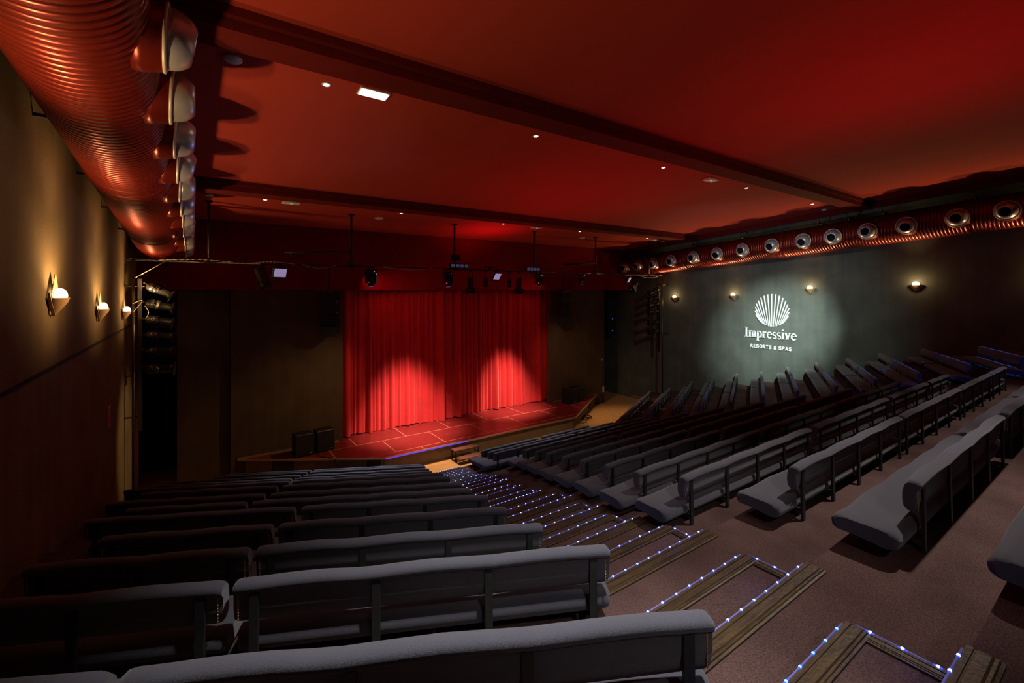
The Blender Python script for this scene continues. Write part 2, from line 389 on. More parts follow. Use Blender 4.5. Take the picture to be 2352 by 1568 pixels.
# ------------------------------------------------------------------ benches
BP = 1.0
def bench_profile_back(s=1.0):
    pts = [(-.005,.40),(-.022,.50),(-.024,.622),(-.036,.628),(-.05,.645),(-.052,.675),(-.034,.698),(.005,.706),(.045,.70),(.075,.67),(.096,.59),(.10,.50),(.088,.43),(.045,.395)]
    cy, cz = .03, .55
    return [(cy+(y-cy)*s, cz+(z-cz)*s) for y, z in pts]
def bench_profile_seat(s=1.0):
    pts = [(.06,.195),(.022,.225),(.012,.275),(.022,.325),(.06,.355),(.14,.365),(.30,.365),(.46,.368),(.52,.348),(.55,.30),(.54,.25),(.50,.225),(.3,.22),(.12,.195)]
    cy, cz = .25, .29
    pts = [(y, z-.07) for y, z in pts]; cz = .22
    return [(cy+(y-cy)*s, cz+(z-cz)*s) for y, z in pts]
PROTO = {}
def bench(n, el, er, label, loc, rz, group, sx=1.0):
    key = (n, el, er)
    if key in PROTO:
        return copytree(PROTO[key], loc, (0,0,rz), label, group, (sx,1,1))
    L = n*BP-.04
    t = thing('upholstered_bench', label, 'bench', loc, rz, group); t.scale = (sx,1,1)
    # backrest
    st_ = [(0,.86),(.012,.95),(.05,1.0)]
    k = 0
    xs = []
    for b in range(n):
        for j in range(6):
            x = .02+(b+j/6)*(L-.04)/n
            if .06 < x < L-.06: xs.append(x)
    loops = []
    rnd = random.Random(n*10+3)
    def sta(x, s, prof, joint, bulge):
        ph = ((x-.02)/((L-.04)/n)) % 1
        w = math.sin(PI*ph)
        up = bulge*(w-.6)+rnd.uniform(-.003,.003)
        return [(x, y+(0.012*(w-.5) if y > .07 else 0), z+(up if z > joint else 0)) for y, z in prof(s)]
    for x, s in st_: loops.append(sta(x, s, bench_profile_back, .6, .014))
    for x in xs: loops.append(sta(x, 1.0, bench_profile_back, .6, .014))
    for x, s in reversed(st_): loops.append(sta(L-x, s, bench_profile_back, .6, .014))
    back = MB().loft(loops).build('backrest', 'fabric', t)
    for xe in (.035, L-.035):
        nt_ = MB().box((xe, -.023, .51), (.006,.004,.19))
        for q in range(8): nt_.ball((xe, -.022, .425+.024*q), .0075, 6, 4)
        nt_.build('nail_trim', 'brass', back)
    # seat, running past the backrest at an aisle end
    xa, xb = -el, L+er
    loops = []
    ends = [(0,.84),(.012,.93),(.04,.985),(.08,1.0)]
    for x, s in ends: loops.append(sta(xa+x, s, bench_profile_seat, .26, .01))
    m = int((xb-xa)/.16)
    for q in range(1, m):
        x = xa+q*(xb-xa)/m
        if xa+.1 < x < xb-.1: loops.append(sta(x, 1.0, bench_profile_seat, .26, .012))
    for x, s in reversed(ends): loops.append(sta(xb-x, s, bench_profile_seat, .26, .01))
    MB().loft(loops).build('seat', 'fabric2', t)
    MB().box((L/2, .30, .135), (L-.06, .34, .04)).build('seat_frame', 'post', t)
    for q in range(n+1):
        x = .15+q*(L-.30)/n
        p = MB()
        p.add([(x-.031,-.055,0),(x+.031,-.055,0),(x+.031,-.025,0),(x-.031,-.025,0),
               (x-.031,-.042,.625),(x+.031,-.042,.625),(x+.031,-.012,.625),(x-.031,-.012,.625)],
              [(3,2,1,0),(4,5,6,7),(0,1,5,4),(1,2,6,5),(2,3,7,6),(3,0,4,7)])
        p.box((x, .06, .125), (.04,.20,.03))
        p.build('post', 'post', t)
    for q in range(2 if n < 3 else 3):
        x = .25+q*(L-.5)/(1 if n < 3 else 2)
        g = MB().cyl((x,.40,.13),(x,.46,0),.014,8).cyl((x,.12,.13),(x,.08,0),.014,8).cyl((x,.455,.02),(x,.065,.02),.011,6)
        g.build('leg', 'post', t)
    PROTO[key] = t
    return t
ORD = ['','front','second','third','fourth','fifth','sixth','seventh','eighth','ninth','tenth','eleventh','twelfth','thirteenth','fourteenth']
def rowname(i): return 'front row' if i == 13 else ORD[14-i]+' row from the stage'
def posname(k, n, side):
    if n == 1: return 'its only bench'
    if k == 0: return 'leftmost bench'
    if k == n-1: return 'rightmost bench'
    return ('second' if k == 1 else 'third')+' bench from left'
GR = 'upholstered benches in the raked rows'
def row(i, start, ang, units, length, block, eal, ear):
    n = len(units); tot = sum(units)
    free = length-tot*BP
    gap = min(.22, max(.02, free/max(1,n-1))) if n > 1 else 0
    sx = (length-gap*(n-1))/(tot*BP)
    dx, dy = math.cos(ang), math.sin(ang); s = 0
    for k, u in enumerate(units):
        lab = 'grey fabric bench, %s in the %s, %s' % (rowname(i), block, posname(k, n, 0))
        bench(u, .38 if (k == 0 and eal) else 0, (.03 if ear == 'L' else .38) if (k == n-1 and ear) else 0, lab,
              (start[0]+dx*s, start[1]+dy*s, tier(i)), ang, GR, sx)
        s += u*BP*sx+gap
RL = {0:(4.75,19.28),1:(5.521,19.28),2:(6.133,19.284),3:(5.597,19.279),4:(6.053,19.282),5:(6.617,18.943),6:(7.168,18.427),7:(7.725,17.894),8:(8.272,17.449),9:(8.822,16.927),10:(9.264,16.403),11:(8.867,17.019),12:(9.383,16.475),13:(9.887,16.102)}
RU = {0:[4,4,4,2],1:[4,4,3,2],2:[4,4,3,2],3:[4,4,3,2],4:[4,4,3,2],5:[4,4,4],6:[4,4,3],7:[4,3,3],8:[3,3,3],9:[4,4],10:[4,3],11:[4,4],12:[4,3],13:[3,3]}
for i in range(0, 14):
    a, b = RL[i]; row(i, (a, YE[i]), 0, RU[i], b-a, 'centre block', True, True)
LA = {2:-25.6,3:-25.8,4:-26}
LU = {1:([1,3],4.0),2:([2,3],5.03),3:([2,3],5.03),4:([2,3],5.04),5:([3,3],6.06),6:([2,4],6.06),7:([3,4],7.08),8:([3,4],7.08),9:([4,4],8.03),10:([4,4],8.03),11:([4,4],8.03),12:([3,4],7.04),13:([3,4],7.05)}
for i in range(1, 14):
    ang = R_(LA.get(i,-27)); u, Ln = LU[i]; e = LE[i]
    row(i, (e[0]-math.cos(ang)*Ln, e[1]-math.sin(ang)*Ln), ang, u, Ln, 'left block', False, 'L')
FU = {13:([4,3],7.2),12:([4,3],7.2),11:([4,4],8.11),10:([4,4],8.2),9:([4,4],8.1),8:([4,3],7.1),7:([4,3],7.1),6:([4,3],7.0),5:([3,3],6.36),4:([3,3],6.2),3:([3,2],5.2),2:([3],3.33)}
for i in range(2, 14):
    u, Ln = FU[i]; row(i, FE[i], R_(27), u, Ln, 'right block', True, False)

# ------------------------------------------------------------------ aisle steps with light ropes
def rope(a, b, parent, n=None, mats=('rope','led'), r=.007, rd=.012, nm='light_rope'):
    a, b = V(a), V(b); L = (b-a).length; mb = MB().cyl(a, b, r, 6)
    n = n or max(2, int(L/.175))
    t = (b-a).normalized()
    q = t.to_track_quat('X','Z').to_matrix().to_4x4()
    for k in range(n):
        p = a+(b-a)*((k+.5)/n)
        bl = MB().ball((0,0,.002), rd, 8, 6, 1, (1.1,.8,.9))
        mb.add(bl.v, bl.f, 1, True, Matrix.Translation(p) @ q)
        bl = MB().ball((0,0,0), r*1.25, 8, 6, 1, (4.2,1,1))
        mb.add(bl.v, bl.f, 2, True, Matrix.Translation(p) @ q)
    return mb.build(nm, list(mats)+['ledhalo'], parent)
def ribbed(mb, a, b, wd, z, up):
    # flat ribbed strip from a to b, wd deep towards 'up' (unit xy), lying at height z
    a, b, up = V((*a,0)), V((*b,0)), V((*up,0))
    prof = [(0,0),(0,.022),(.012,.026),(.2,.026),(.22,.018),(.26,.018),(.28,.024),(.66,.024),(.7,.014),(.74,.022),(.84,.022),(.87,.013),(.9,.02),(1,.016),(1,0)]
    loops = []
    for p in (a, b):
        loops.append([(p.x+up.x*u*wd, p.y+up.y*u*wd, z+h) for u, h in prof])
    t = (b-a)
    mb.loft(loops, 0, False)
def ordback(i): return {0:'nearest the camera'}.get(i, '%s from the stage' % ORD[14-i])
def aisle(side, rows, offs):
    for i in rows:
        xa, xb, y, yl, yr = EDG[i]
        if side == 'left':
            x0, x1 = xa-.05, xa+1.72+offs.get(i,0)
        else:
            x0, x1 = xb-1.75, xb+.05
        z = tier(i)
        nm = 'tier edge strip at the %s in the %s aisle' % (rowname(i), side)
        t = thing('edge_strip', 'brown ribbed '+nm, 'step edge', (0,0,0), 0, 'ribbed edge strips of the aisles')
        mb = MB(); ribbed(mb, (x0,y+.015), (x1,y+.015), .16, z, (0,-1)); mb.build('ribbed_profile', 'nosing', t)
        rope((x0,y+.02,z+.024), (x1-.06,y+.02,z+.024), t, 18 if i in (6,13) and side == 'left' else None)
        if i == 13: continue
        # half step standing on the tier below
        h = .205; zb = tier(i+1)
        d = .60
        hx1 = x1+(.02 if i else -.02)
        t = thing('carpeted_step', 'brown carpeted half step below the %s in the %s aisle' % (rowname(i), side), 'step', (0,0,0), 0, 'carpeted half steps of the aisles')
        MB().box(((x0+hx1)/2-.02, y+d/2, zb+h/2), (hx1-x0-.04, d-.02, h)).build('step_block', 'carpet', t)
        zt = zb+h
        if side == 'left':
            mb = MB(); ribbed(mb, (x0,y+d), (hx1,y+d), .14, zt, (0,-1)); mb.build('front_strip', 'nosing', t)
            mb = MB(); ribbed(mb, (hx1,y+d-.14), (hx1,y+.03), .09, zt, (-1,0)); mb.build('side_strip', 'nosing', t)
            rope((x0,y+d+.006,zt+.024), (hx1-.05,y+d+.006,zt+.024), t, None, ('rope','led' if i % 3 else 'ledg'))
            rope((hx1+.006,y+d-.05,zt+.024), (hx1+.006,y+.05,zt+.024), t, 3)
        else:
            mb = MB(); ribbed(mb, (x0,y+d), (hx1,y+d), .14, zt, (0,-1)); mb.build('front_strip', 'nosing', t)
            rope((x0,y+d+.006,zt+.024), (hx1-.05,y+d+.006,zt+.024), t)
aisle('left', range(0,14), {0:-.1, 1:.18, 2:.12, 3:.05, 4:0, 5:0.05})
aisle('right', range(1,4), {})
# last step down to the front floor
xa, xb, y, yl, yr = EDG[13]
t = thing('edge_strip', 'pale edge strip with light rope on the lowest aisle step before the stage', 'step edge')
mb = MB(); ribbed(mb, (xa-.9,y+.43), (xa+2.55,y+.43), .14, tier(13)-.2, (0,-1)); mb.build('ribbed_profile', 'alu', t)
rope((xa-.9,y+.86,tier(13)-.40), (xa+2.7,y+.86,tier(13)-.40), t)

# ------------------------------------------------------------------ ducts with air nozzles
def duct(cx, sgn, zoff, r, label, ys, jit):
    # local z runs along the duct
    y0, y1 = YB+.3, 23.2
    t = thing('ventilation_duct', label, 'duct')
    mx = Matrix.Translation((cx, 0, 8.2+zoff)) @ (V((0,1,SL))).normalized().to_track_quat('Z','X').to_matrix().to_4x4()
    prof = []; mis = []
    y = y0; p = .125
    prof.append((r*.2, y0)); mis.append(0)
    while y < y1:
        k = 1.0+(.012 if 11.3 < y < 12.2 or 4.6 < y < 4.9 else 0)
        prof += [(r*k, y), (r*k+.0018, y+.05), (r*k, y+p-.020), (r*k-.012, y+p-.016), (r*k-.012, y+p-.005)]
        mis += [0,0,0,1,0]
        y += p
    prof.append((r*.96, y1)); mis.append(0); prof.append((r*.6, y1+.05)); mis.append(0)
    MB().lathe(prof, 56, 0, mx, True, mis).build('duct_body', ['duct','ductdark'], t)
    for yb in (4.7, 11.9, 17.9):
        MB().lathe([(r+.004,yb-.07),(r+.018,yb-.06),(r+.022,yb),(r+.018,yb+.06),(r+.004,yb+.07)], 56, 0, mx).build('coupling_band', 'duct', t)
    for k, yn in enumerate(ys):
        zz = 8.2+zoff+SL*yn-.06
        ax, az = jit[k % len(jit)]
        base = Matrix.Translation((cx+sgn*(r-.17), yn, zz)) @ V((sgn,0,-.05)).normalized().to_track_quat('Z','Y').to_matrix().to_4x4()
        c = MB().lathe([(.43,0),(.425,.10),(.375,.26),(.365,.29)], 32, 0, base)
        nz = c.build('air_nozzle', 'duct', t)
        f = MB().lathe([(.37,.27),(.385,.275),(.385,.30),(.35,.31),(.345,.29)], 32, 0, base).build('flange', 'flange', nz)
        tip = base @ Matrix.Translation((0,0,.29)) @ Matrix.Rotation(ax,4,'X') @ Matrix.Rotation(az,4,'Y')
        b = MB().lathe([(.335,-.03),(.335,.03),(.325,.09),(.30,.16),(.255,.22),(.215,.255),(.19,.265),(.172,.255),(.165,.23),(.165,.08),(.0,.06)], 32, 0, tip, True, [0,0,0,0,0,0,0,1,1,1,1])
        b.build('jet_bowl', ['silver','hole'], nz)
    return t
yl_ = [3.3, 4.9]+[6.5+1.58*k for k in range(11)]
yr_ = [3.48,4.89,6.53,7.94,9.35,10.69,12.25,13.87,15.43,17.01,18.64,20.09,21.38,22.6]
jit = [(.05,.1),(-.2,.05),(.22,.2),(-.1,-.05),(.02,.1),(.3,.15),(-.15,.2)]
dl = duct(-1.08, 1, 3.435, .70, 'large red spiral duct with silver nozzles along the left wall', yl_, [(a*.45,b*.45) for a, b in jit])
dr = duct(26.62, -1, 3.44, .70, 'large red spiral duct with silver nozzles along the right wall', yr_, [(.25,-.1),(.1,0),(.32,.1),(.05,-.1),(.2,.05),(.3,0)])
for y in (7.57,8.96,10.2,14.32,17.47,22.07,4.5,1.5):
    z = zc(y,-.55)
    h = MB().box((26.9, y, z), (1.1,.05,.05)).box((26.32,y,z),(.10,.055,.055),1).cyl((26.6,y,z-.02),(26.75,y,z-.35),.03,8,2).cyl((26.5,y,z),(26.5,y,zc(y,.9)),.012,6)
    h.build('hanger', ['black','bandred','cablew'], dr)
for y in (3,6.5,9.5,12.5,15.5,18.5,21.5):
    z = zc(y,-1.35)
    MB().box((-1.65, y, z-.15), (.62,.05,.05)).box((-1.62,y,z+.3),(.04,.05,.9)).build('hanger', 'black', dl)

# ------------------------------------------------------------------ sconces
def sconce(x, y, z, sgn, label, vis=True):
    t = thing('wall_sconce', label, 'wall lamp', (x,y,z), 0 if sgn > 0 else PI, 'wall sconces along both side walls')
    # local +x leaves the wall
    bp = MB().box((.012,0,-.10),(.024,.24,.36),0,None,.01)
    if sgn > 0:
        bp.box((.035,0,-.05),(.05,.06,.06))
        kite = [(-.02,-.30),(.02,-.30),(.30,-.02),(.012,.40),(-.012,.40),(-.30,-.02)]  # kite shield, added and shaped to throw a dark wedge on the wall
        bp.loft([[(.055,a,b) for a, b in kite],[(.063,a,b) for a, b in kite]], 0, False)
    bp.build('back_plate', 'cup', t)
    n = 12; lo = []
    for (w_, dp, zz) in ((.03,.03,-.30),(.12,.11,-.20),(.22,.19,-.08),(.26,.22,.0)):
        lo.append([(.02+dp*math.sin(PI*k/n), w_*math.cos(PI*k/n), zz) for k in range(n+1)])
    MB().loft(lo, 0, True, True).build('cup', 'cup', t)
    MB().ball((.115,0,.03), .135, 14, 10, 0, (.72,1,.95)).build('bulb', 'bulb', t)
SCY = [6.58,11.0,15.3,19.5]
LAB = ['nearest','second','third','farthest']
for k, (y, z) in enumerate(((10.5,8.08),(14.85,7.75),(19.6,7.52))):
    sconce(XL, y, z, 1, 'glowing wall sconce on the left wall, %s to the camera' % ['nearest','second nearest','farthest, beside the light boom'][k] if k < 2 else 'glowing wall sconce on the left wall beside the light boom')
for k, (y, z) in enumerate(((6.58,8.46),(11.0,8.31),(15.3,7.9),(19.51,7.72))):
    sconce(XR, y, z, -1, 'glowing wall sconce on the right wall, '+['rightmost of four','just right of the shell sign','just left of the shell sign','beside the spotlight boom'][k])
WARM = (1.0,.60,.26)
for y, z in ((2.2,8.75),(6.3,8.4),(10.5,8.08),(14.85,7.75),(19.6,7.52)):
    spot((XL+.40,y,z+.40), (XL+1.0,y,z+1.4), 250, WARM, 112, .6, .05)
    spot((XL+.50,y,z+.14), (XL,y,z+.72), 80, WARM, 128, .8, .03)
    spot((XL+1.3,y,z+.15), (XL,y,z+.55), 95, WARM, 138, .9, .05)
for y, z in ((2.2,8.8),(6.58,8.46),(11.0,8.31),(15.3,7.9),(19.51,7.72)):
    spot((XR-.34,y,z+.36), (XR-1.2,y,z+1.5), 250, WARM, 112, .6, .05)
    point((XR-.36,y,z+.14), 14, WARM, .05)

point((XL+.75,19.3,7.6), 9, WARM, .05)  # added fill to brighten the left boom, no fixture there

# ------------------------------------------------------------------ sign on the right wall
sg = thing('wall_sign', 'white raised shell emblem with lettering on the right wall', 'sign', (XR-.03, 13.1, 0))
# local: u to the viewer's right is -y
def su(u, v, d=0): return (-d, -u, v)
def bar(mb, p, q, w0, w1, depth=.05, rnd=False):
    p, q = V(p), V(q); t = (q-p).normalized(); nn = V((-t.y, t.x))
    poly = [p+nn*w0/2, p-nn*w0/2, q-nn*w1/2, q+nn*w1/2]
    vs = [su(a.x,a.y,0) for a in poly]+[su(a.x,a.y,depth) for a in poly]
    mb.add(vs, [(0,1,2,3),(7,6,5,4),(0,4,5,1),(1,5,6,2),(2,6,7,3),(3,7,4,0)])
em = MB(); cx, cy, rad = .08, 7.05, .95
for k in range(-8, 9):
    a = R_(k*13.5); b = R_(k*5.2)
    q = V((cx+rad*math.sin(a), cy+rad*math.cos(a))); p = V((cx+rad*math.sin(b), cy-rad*math.cos(b)))
    bar(em, p, q, .026, .056)
em.build('shell_emblem', 'logo', sg)
def arc(cx, cy, rx, ry, a0, a1, n=14):
    return [(cx+rx*math.cos(R_(a0+(a1-a0)*i/n)), cy+ry*math.sin(R_(a0+(a1-a0)*i/n))) for i in range(n+1)]
def glyph(ch):
    T, t = .20, .085
    if ch == 'I': return [([(.27,0),(.27,1.45)],T),([(0,.035),(.54,.035)],t),([(0,1.415),(.54,1.415)],t)], .64
    if ch == 'm': return [([(.17,0),(.17,.97)],T),([(0,.035),(.34,.035)],t),([(.02,.95),(.2,.97)],t),(arc(.38,.66,.21,.28,150,20),.12),([(.57,.72),(.57,0)],T),([(.42,.035),(.74,.035)],t),(arc(.78,.66,.21,.28,150,20),.12),([(.97,.72),(.97,0)],T),([(.82,.035),(1.14,.035)],t)], 1.2
    if ch == 'p': return [([(.17,-.48),(.17,.97)],T),([(0,-.45),(.36,-.45)],t),([(.02,.95),(.2,.97)],t),(arc(.43,.49,.27,.44,140,-140),.15)], .84
    if ch == 'r': return [([(.17,0),(.17,.97)],T),([(0,.035),(.38,.035)],t),([(.02,.95),(.2,.97)],t),([(.2,.62),(.32,.86),(.42,.92)],.1),([(.40,.9),(.56,.84)],.18)], .64
    if ch == 'e': return [(arc(.40,.48,.30,.44,0,325),.15),([(.14,.53),(.72,.53)],t)], .82
    if ch == 's': return [(arc(.29,.70,.19,.22,40,250,8)+arc(.31,.25,.21,.22,80,-140,8),.14)], .64
    if ch == 'i': return [([(.17,0),(.17,.97)],T),([(0,.035),(.34,.035)],t),([(.02,.95),(.2,.97)],t),([(.17,1.22),(.17,1.42)],T)], .42
    if ch == 'v': return [([(.14,.95),(.42,.02)],.2),([(.42,.02),(.68,.95)],.1),([(0,.94),(.32,.94)],t),([(.54,.94),(.82,.94)],t)], .84
tot = sum(glyph(c)[1] for c in 'Impressive')
sc = 2.93/tot; u = -1.5; vb = 5.42
for ch in 'Impressive':
    gs, adv = glyph(ch); wd = MB()
    for pts, wd_ in gs:
        for a, b in zip(pts[:-1], pts[1:]):
            bar(wd, (u+a[0]*sc, vb+a[1]*sc), (u+b[0]*sc, vb+b[1]*sc), wd_*sc*1.08, wd_*sc*1.08)
    u += adv*sc
    wd.build('serif_letter', 'logo', sg)
def textmesh(body, size, extr, off=0., spacing=1.0):
    cu = bpy.data.curves.new('lettering', 'FONT'); cu.body = body; cu.size = size; cu.extrude = extr; cu.offset = off; cu.align_x = 'CENTER'; cu.space_character = spacing
    ob = bpy.data.objects.new('lettering_curve', cu); COL.objects.link(ob)
    dg = bpy.context.evaluated_depsgraph_get(); me = bpy.data.meshes.new_from_object(ob.evaluated_get(dg))
    bpy.data.objects.remove(ob); me.materials.clear(); return me
txt = 'RESORTS & SPAS'
adv_ = dict(zip('RESOT&PA ', (.70,.62,.66,.76,.64,.74,.66,.72,.34)))
tot = sum(adv_[c] for c in txt); k = 2.32/tot; u = -1.16
for ch in txt:
    if ch != ' ':
        me = textmesh(ch, .30, .025, .008)
        xs = [v.co.x for v in me.vertices]; wq = (adv_[ch]-.14)*k; sx = wq/(max(xs)-min(xs))
        me.transform(Matrix.Translation((u+adv_[ch]*k/2-sx*(max(xs)+min(xs))/2, 0, 0)) @ Matrix.Diagonal((sx, 1, 1, 1))); me.materials.append(M['logo'])
        o = link('small_letter', me, sg, (-.025, 0, 4.80)); o.rotation_euler = (PI/2, 0, -PI/2)
    u += adv_[ch]*k

# ------------------------------------------------------------------ hanging rig in front of the header
YR, ZR = 20.05, 9.24
rig = thing('lighting_pipe', 'long black lighting pipe hung on drop poles in front of the red header', 'lighting rig')
MB().cyl((XL+.01,YR,ZR),(XR-.6,YR,ZR),.03,12).build('pipe', 'pole', rig)
for x in (.43,5.54,10.53,15.49,20.27,25.32):
    p = MB().cyl((x,YR,ZR),(x,YR,zc(YR)-.03),.045,10).box((x,YR,zc(YR)-.035),(.22,.16,.04)).box((x,YR,ZR),(.12,.12,.14)).cyl((x-.25,YR,ZR+.02),(x,YR,ZR+.3),.018,6)
    p.build('drop_pole', 'black', rig)
for x, s in ((5.54,-1),(20.27,-1)):
    MB().cyl((x,YR,ZR+.62),(x+s*2.6,YR,ZR+.48),.04,8).ball((x+s*2.35,YR,ZR+.40),.05,8,5).build('side_arm', 'black', rig)
cb = MB()
pts = []
for k in range(181):
    x = XL+.1+(XR-1.0-XL)*k/180
    pts.append((x, YR-.035+.01*math.sin(k), ZR+.045-.06*abs(math.sin(k*.33))*(.3+.7*math.sin(k*.11)**2)))
cb.tube(pts, .014, 6); cb.build('cable_run', 'cable', rig)
cb = MB()
for xs_, xe_, dp in ((3.6,4.9,.14),(6.9,9.3,.10),(24.0,26.6,.20),(22.0,24.2,.08),(-1.0,1.2,-.06),(1.8,3.3,-.06)):
    cb.tube([(xs_+(xe_-xs_)*j/12, YR-.05, ZR+.02-dp*math.sin(PI*j/12)) for j in range(13)], .012, 6)
cb.build('pale_cable', 'cablew', rig)
MB().cyl((XL+.3,YR,ZR-.6),(XL+1.1,YR,ZR-.02),.015,8).build('brace', 'cablew', rig)

def flood(x, z, yaw, pit, label, w=.62):
    t = thing('flood_light', label, 'stage light', (x,YR,ZR), 0, 'LED flood panels on the lighting pipe')
    mx = Matrix.Translation((0,-.10,z-ZR)) @ Matrix.Rotation(yaw,4,'Z') @ Matrix.Rotation(pit,4,'X')
    MB().box((0,.04,-.02),(w,.10,.46),0,mx,.02).build('housing', 'black', t)
    MB().box((0,-.018,.02),(w*.9,.02,.33),1,mx).box((0,-.03,.02),(w*.72,.01,.22),0,mx).build('glass', ['floodglass','floodglass'], t)
    MB().cyl((-.08,0,0),(-.08,-.08,z-ZR+.2),.015,6).cyl((.08,0,0),(.08,-.08,z-ZR+.2),.015,6).box((0,-.01,-.02),(.12,.09,.13)).build('bracket', 'black', t)
flood(2.76, 8.88, .6, .25, 'lit white flood panel on the pipe above the left stage wall')
flood(12.96, 8.92, .45, .5, 'lit violet flood panel on the pipe above the curtain middle')
flood(23.2, 8.88, .5, .5, 'lit flood panel at the right end of the pipe by the duct', .55)

def mover(x, label, s=1.0):
    t = thing('moving_head_light', label, 'stage light', (x,YR,ZR), 0, 'moving head lights under the lighting pipe')
    b = MB().box((0,0,-.20*s),(.46*s,.34*s,.16*s),0,None,.03).box((-.12*s,0,-.07*s),(.05,.09,.16*s)).box((.12*s,0,-.07*s),(.05,.09,.16*s)); b.build('base', 'black', t)
    y_ = MB().box((-.20*s,0,-.50*s),(.08*s,.24*s,.46*s),0,None,.03).box((.20*s,0,-.50*s),(.08*s,.24*s,.46*s),0,None,.03).box((0,0,-.30*s),(.44*s,.22*s,.08*s)); y_.build('yoke', 'spotm', t)
    mx = Matrix.Translation((0,0,-.58*s)) @ Matrix.Rotation(-.25,4,'X')
    h = MB().lathe([(.08*s,.24*s),(.14*s,.20*s),(.155*s,.05*s),(.15*s,-.1*s),(.13*s,-.16*s),(.14*s,-.27*s),(.13*s,-.28*s)], 20, 0, mx); hd = h.build('head', 'black', t)
    MB().lathe([(.115*s,-.285*s),(.001,-.27*s)], 20, 0, mx).build('lens', 'lens', hd)
    MB().ball((.09*s,-.18*s,-.2*s),.016,6,4).ball((-.14*s,-.13*s,-.68*s),.012,6,4).build('indicator', 'redled', t)
mover(6.39, 'black moving head light under the pipe above the left curtain part')
mover(10.15, 'black moving head light hanging below the wider four lamp bar')
mover(15.83, 'black moving head light hanging below the right four lamp bar', .92)
mover(19.13, 'small black moving head light near the right hanging speakers', .78)

def par(x, z, rx, ry, s, label, flare=False):
    t = thing('par_can_light', label, 'stage light', (x,YR,ZR), 0, 'par can lights under the lighting pipe')
    mx = Matrix.Translation((0,0,z-ZR)) @ Matrix.Rotation(ry,4,'Y') @ Matrix.Rotation(rx,4,'X')
    h = MB().lathe([(.05*s,.36*s),(.14*s,.33*s),(.17*s,.20*s),(.17*s,-.22*s),(.19*s,-.24*s),(.19*s,-.27*s)], 18, 0, mx); h.build('housing', 'spotm', t)
    if flare: f = MB().add([(-.19*s,-.19*s,-.24*s),(.19*s,-.19*s,-.24*s),(.19*s,.19*s,-.24*s),(-.19*s,.19*s,-.24*s),(-.23*s,-.21*s,-.5*s),(.23*s,-.21*s,-.5*s),(.23*s,.21*s,-.5*s),(-.23*s,.21*s,-.5*s)], [(0,1,5,4),(1,2,6,5),(2,3,7,6),(3,0,4,7)], 0, False, mx); f.build('barn_door', 'black', t)
    else: MB().lathe([(.19*s,-.24*s),(.2*s,-.28*s),(.2*s,-.4*s)], 18, 0, mx).build('front_ring', 'black', t)
    yk = MB()
    for q in (-1,1): yk.cyl((q*.06,0,-.03),mx @ V((q*.20*s,0,.0)),.014,6)
    yk.box((0,0,-.02),(.14,.10,.13)).build('yoke', 'black', t)
par(2.14, 8.74, -.2, -.35, 1.15, 'bulky par can light left of the white flood panel')
par(11.44, 8.55, -.15, .08, .9, 'tall par can light with flared hood right of the wide lamp bar', True)
par(12.34, 8.62, -.1, .12, .62, 'slim par can light just left of the violet flood panel')
par(13.82, 8.6, -.1, .15, .62, 'slim par can light just right of the violet flood panel')
par(14.45, 8.52, -.1, .12, .95, 'large par can light with flared hood left of the right lamp bar', True)
par(23.85, 8.55, -.2, .9, 1.0, 'tilted par can light with barn doors at the right pipe end', True)

def lampbar(x, z, label, w=1.05):
    t = thing('lamp_bar', label, 'stage light', (x,YR,z), 0, 'four lamp bars on the lighting pipe')
    MB().box((0,-.05,0),(w,.16,.24),0,None,.02).box((-.1,0,-.12),(.1,.08,.24)).build('housing', 'black', t)
    g = MB()
    for k in range(4): g.box((-w*.36+k*w*.24,-.135,0),(w*.18,.02,.15))
    g.build('lenses', 'lens', t)
lampbar(10.75, 9.42, 'wide black bar of four square lamps on the pipe, left one')
lampbar(15.34, 9.38, 'narrower black bar of four round lamps on the pipe, right one', .95)
t = thing('power_box', 'small black power box on the drop pole above the left lamp bar', 'electrical box', (10.53,YR-.09,9.82))
MB().box((0,0,0),(.5,.1,.3),0,None,.03).build('box_body', 'black', t)
t = thing('control_box', 'flat black box lying on the pipe above the violet flood panel', 'electrical box', (12.55,YR,ZR+.17))
MB().box((0,0,0),(.55,.25,.08),0,None,.02).cyl((0,0,-.05),(0,0,-.16),.04,8).build('box_body', 'black', t)

# side booms
def profile_spot(loc, rot, label, s=1.0, grp=None):
    t = thing('profile_spotlight', label, 'stage light', loc, 0, grp, rot)
    # local +x is the beam; clamp at origin
    Q = Matrix.Rotation(PI/2,4,'Y')
    b = MB().lathe([(.06*s,-.36*s),(.13*s,-.33*s),(.165*s,-.22*s),(.17*s,-.12*s),(.15*s,-.11*s),(.15*s,-.09*s),(.17*s,-.08*s),(.17*s,-.03*s),(.14*s,-.02*s),(.14*s,.03*s)], 20, 0, Q); b.build('lamp_house', 'spotm', t)
    MB().lathe([(.135*s,.02*s),(.13*s,.34*s),(.15*s,.35*s),(.15*s,.40*s),(.135*s,.41*s)], 20, 0, Q).build('lens_tube', 'spotm', t)
    MB().box((.45*s,0,0),(.015,.44*s,.44*s)).box((.42*s,0,0),(.06,.33*s,.33*s)).build('colour_frame', 'spotm', t)
    y_ = MB()
    y_.box((.0,-.18*s,0),(.05,.015,.10)).box((0,.18*s,0),(.05,.015,.10)).cyl((0,-.18*s,0),(-.42*s,-.12*s,.02),.016,6).cyl((0,.18*s,0),(-.42*s,.12*s,.02),.016,6).box((-.43*s,0,.02),(.05,.28*s,.05))
    y_.build('yoke', 'pole', t)
    return t
bl = thing('lighting_boom', 'upright lighting boom standing at the left wall with six spotlights', 'lighting rig')
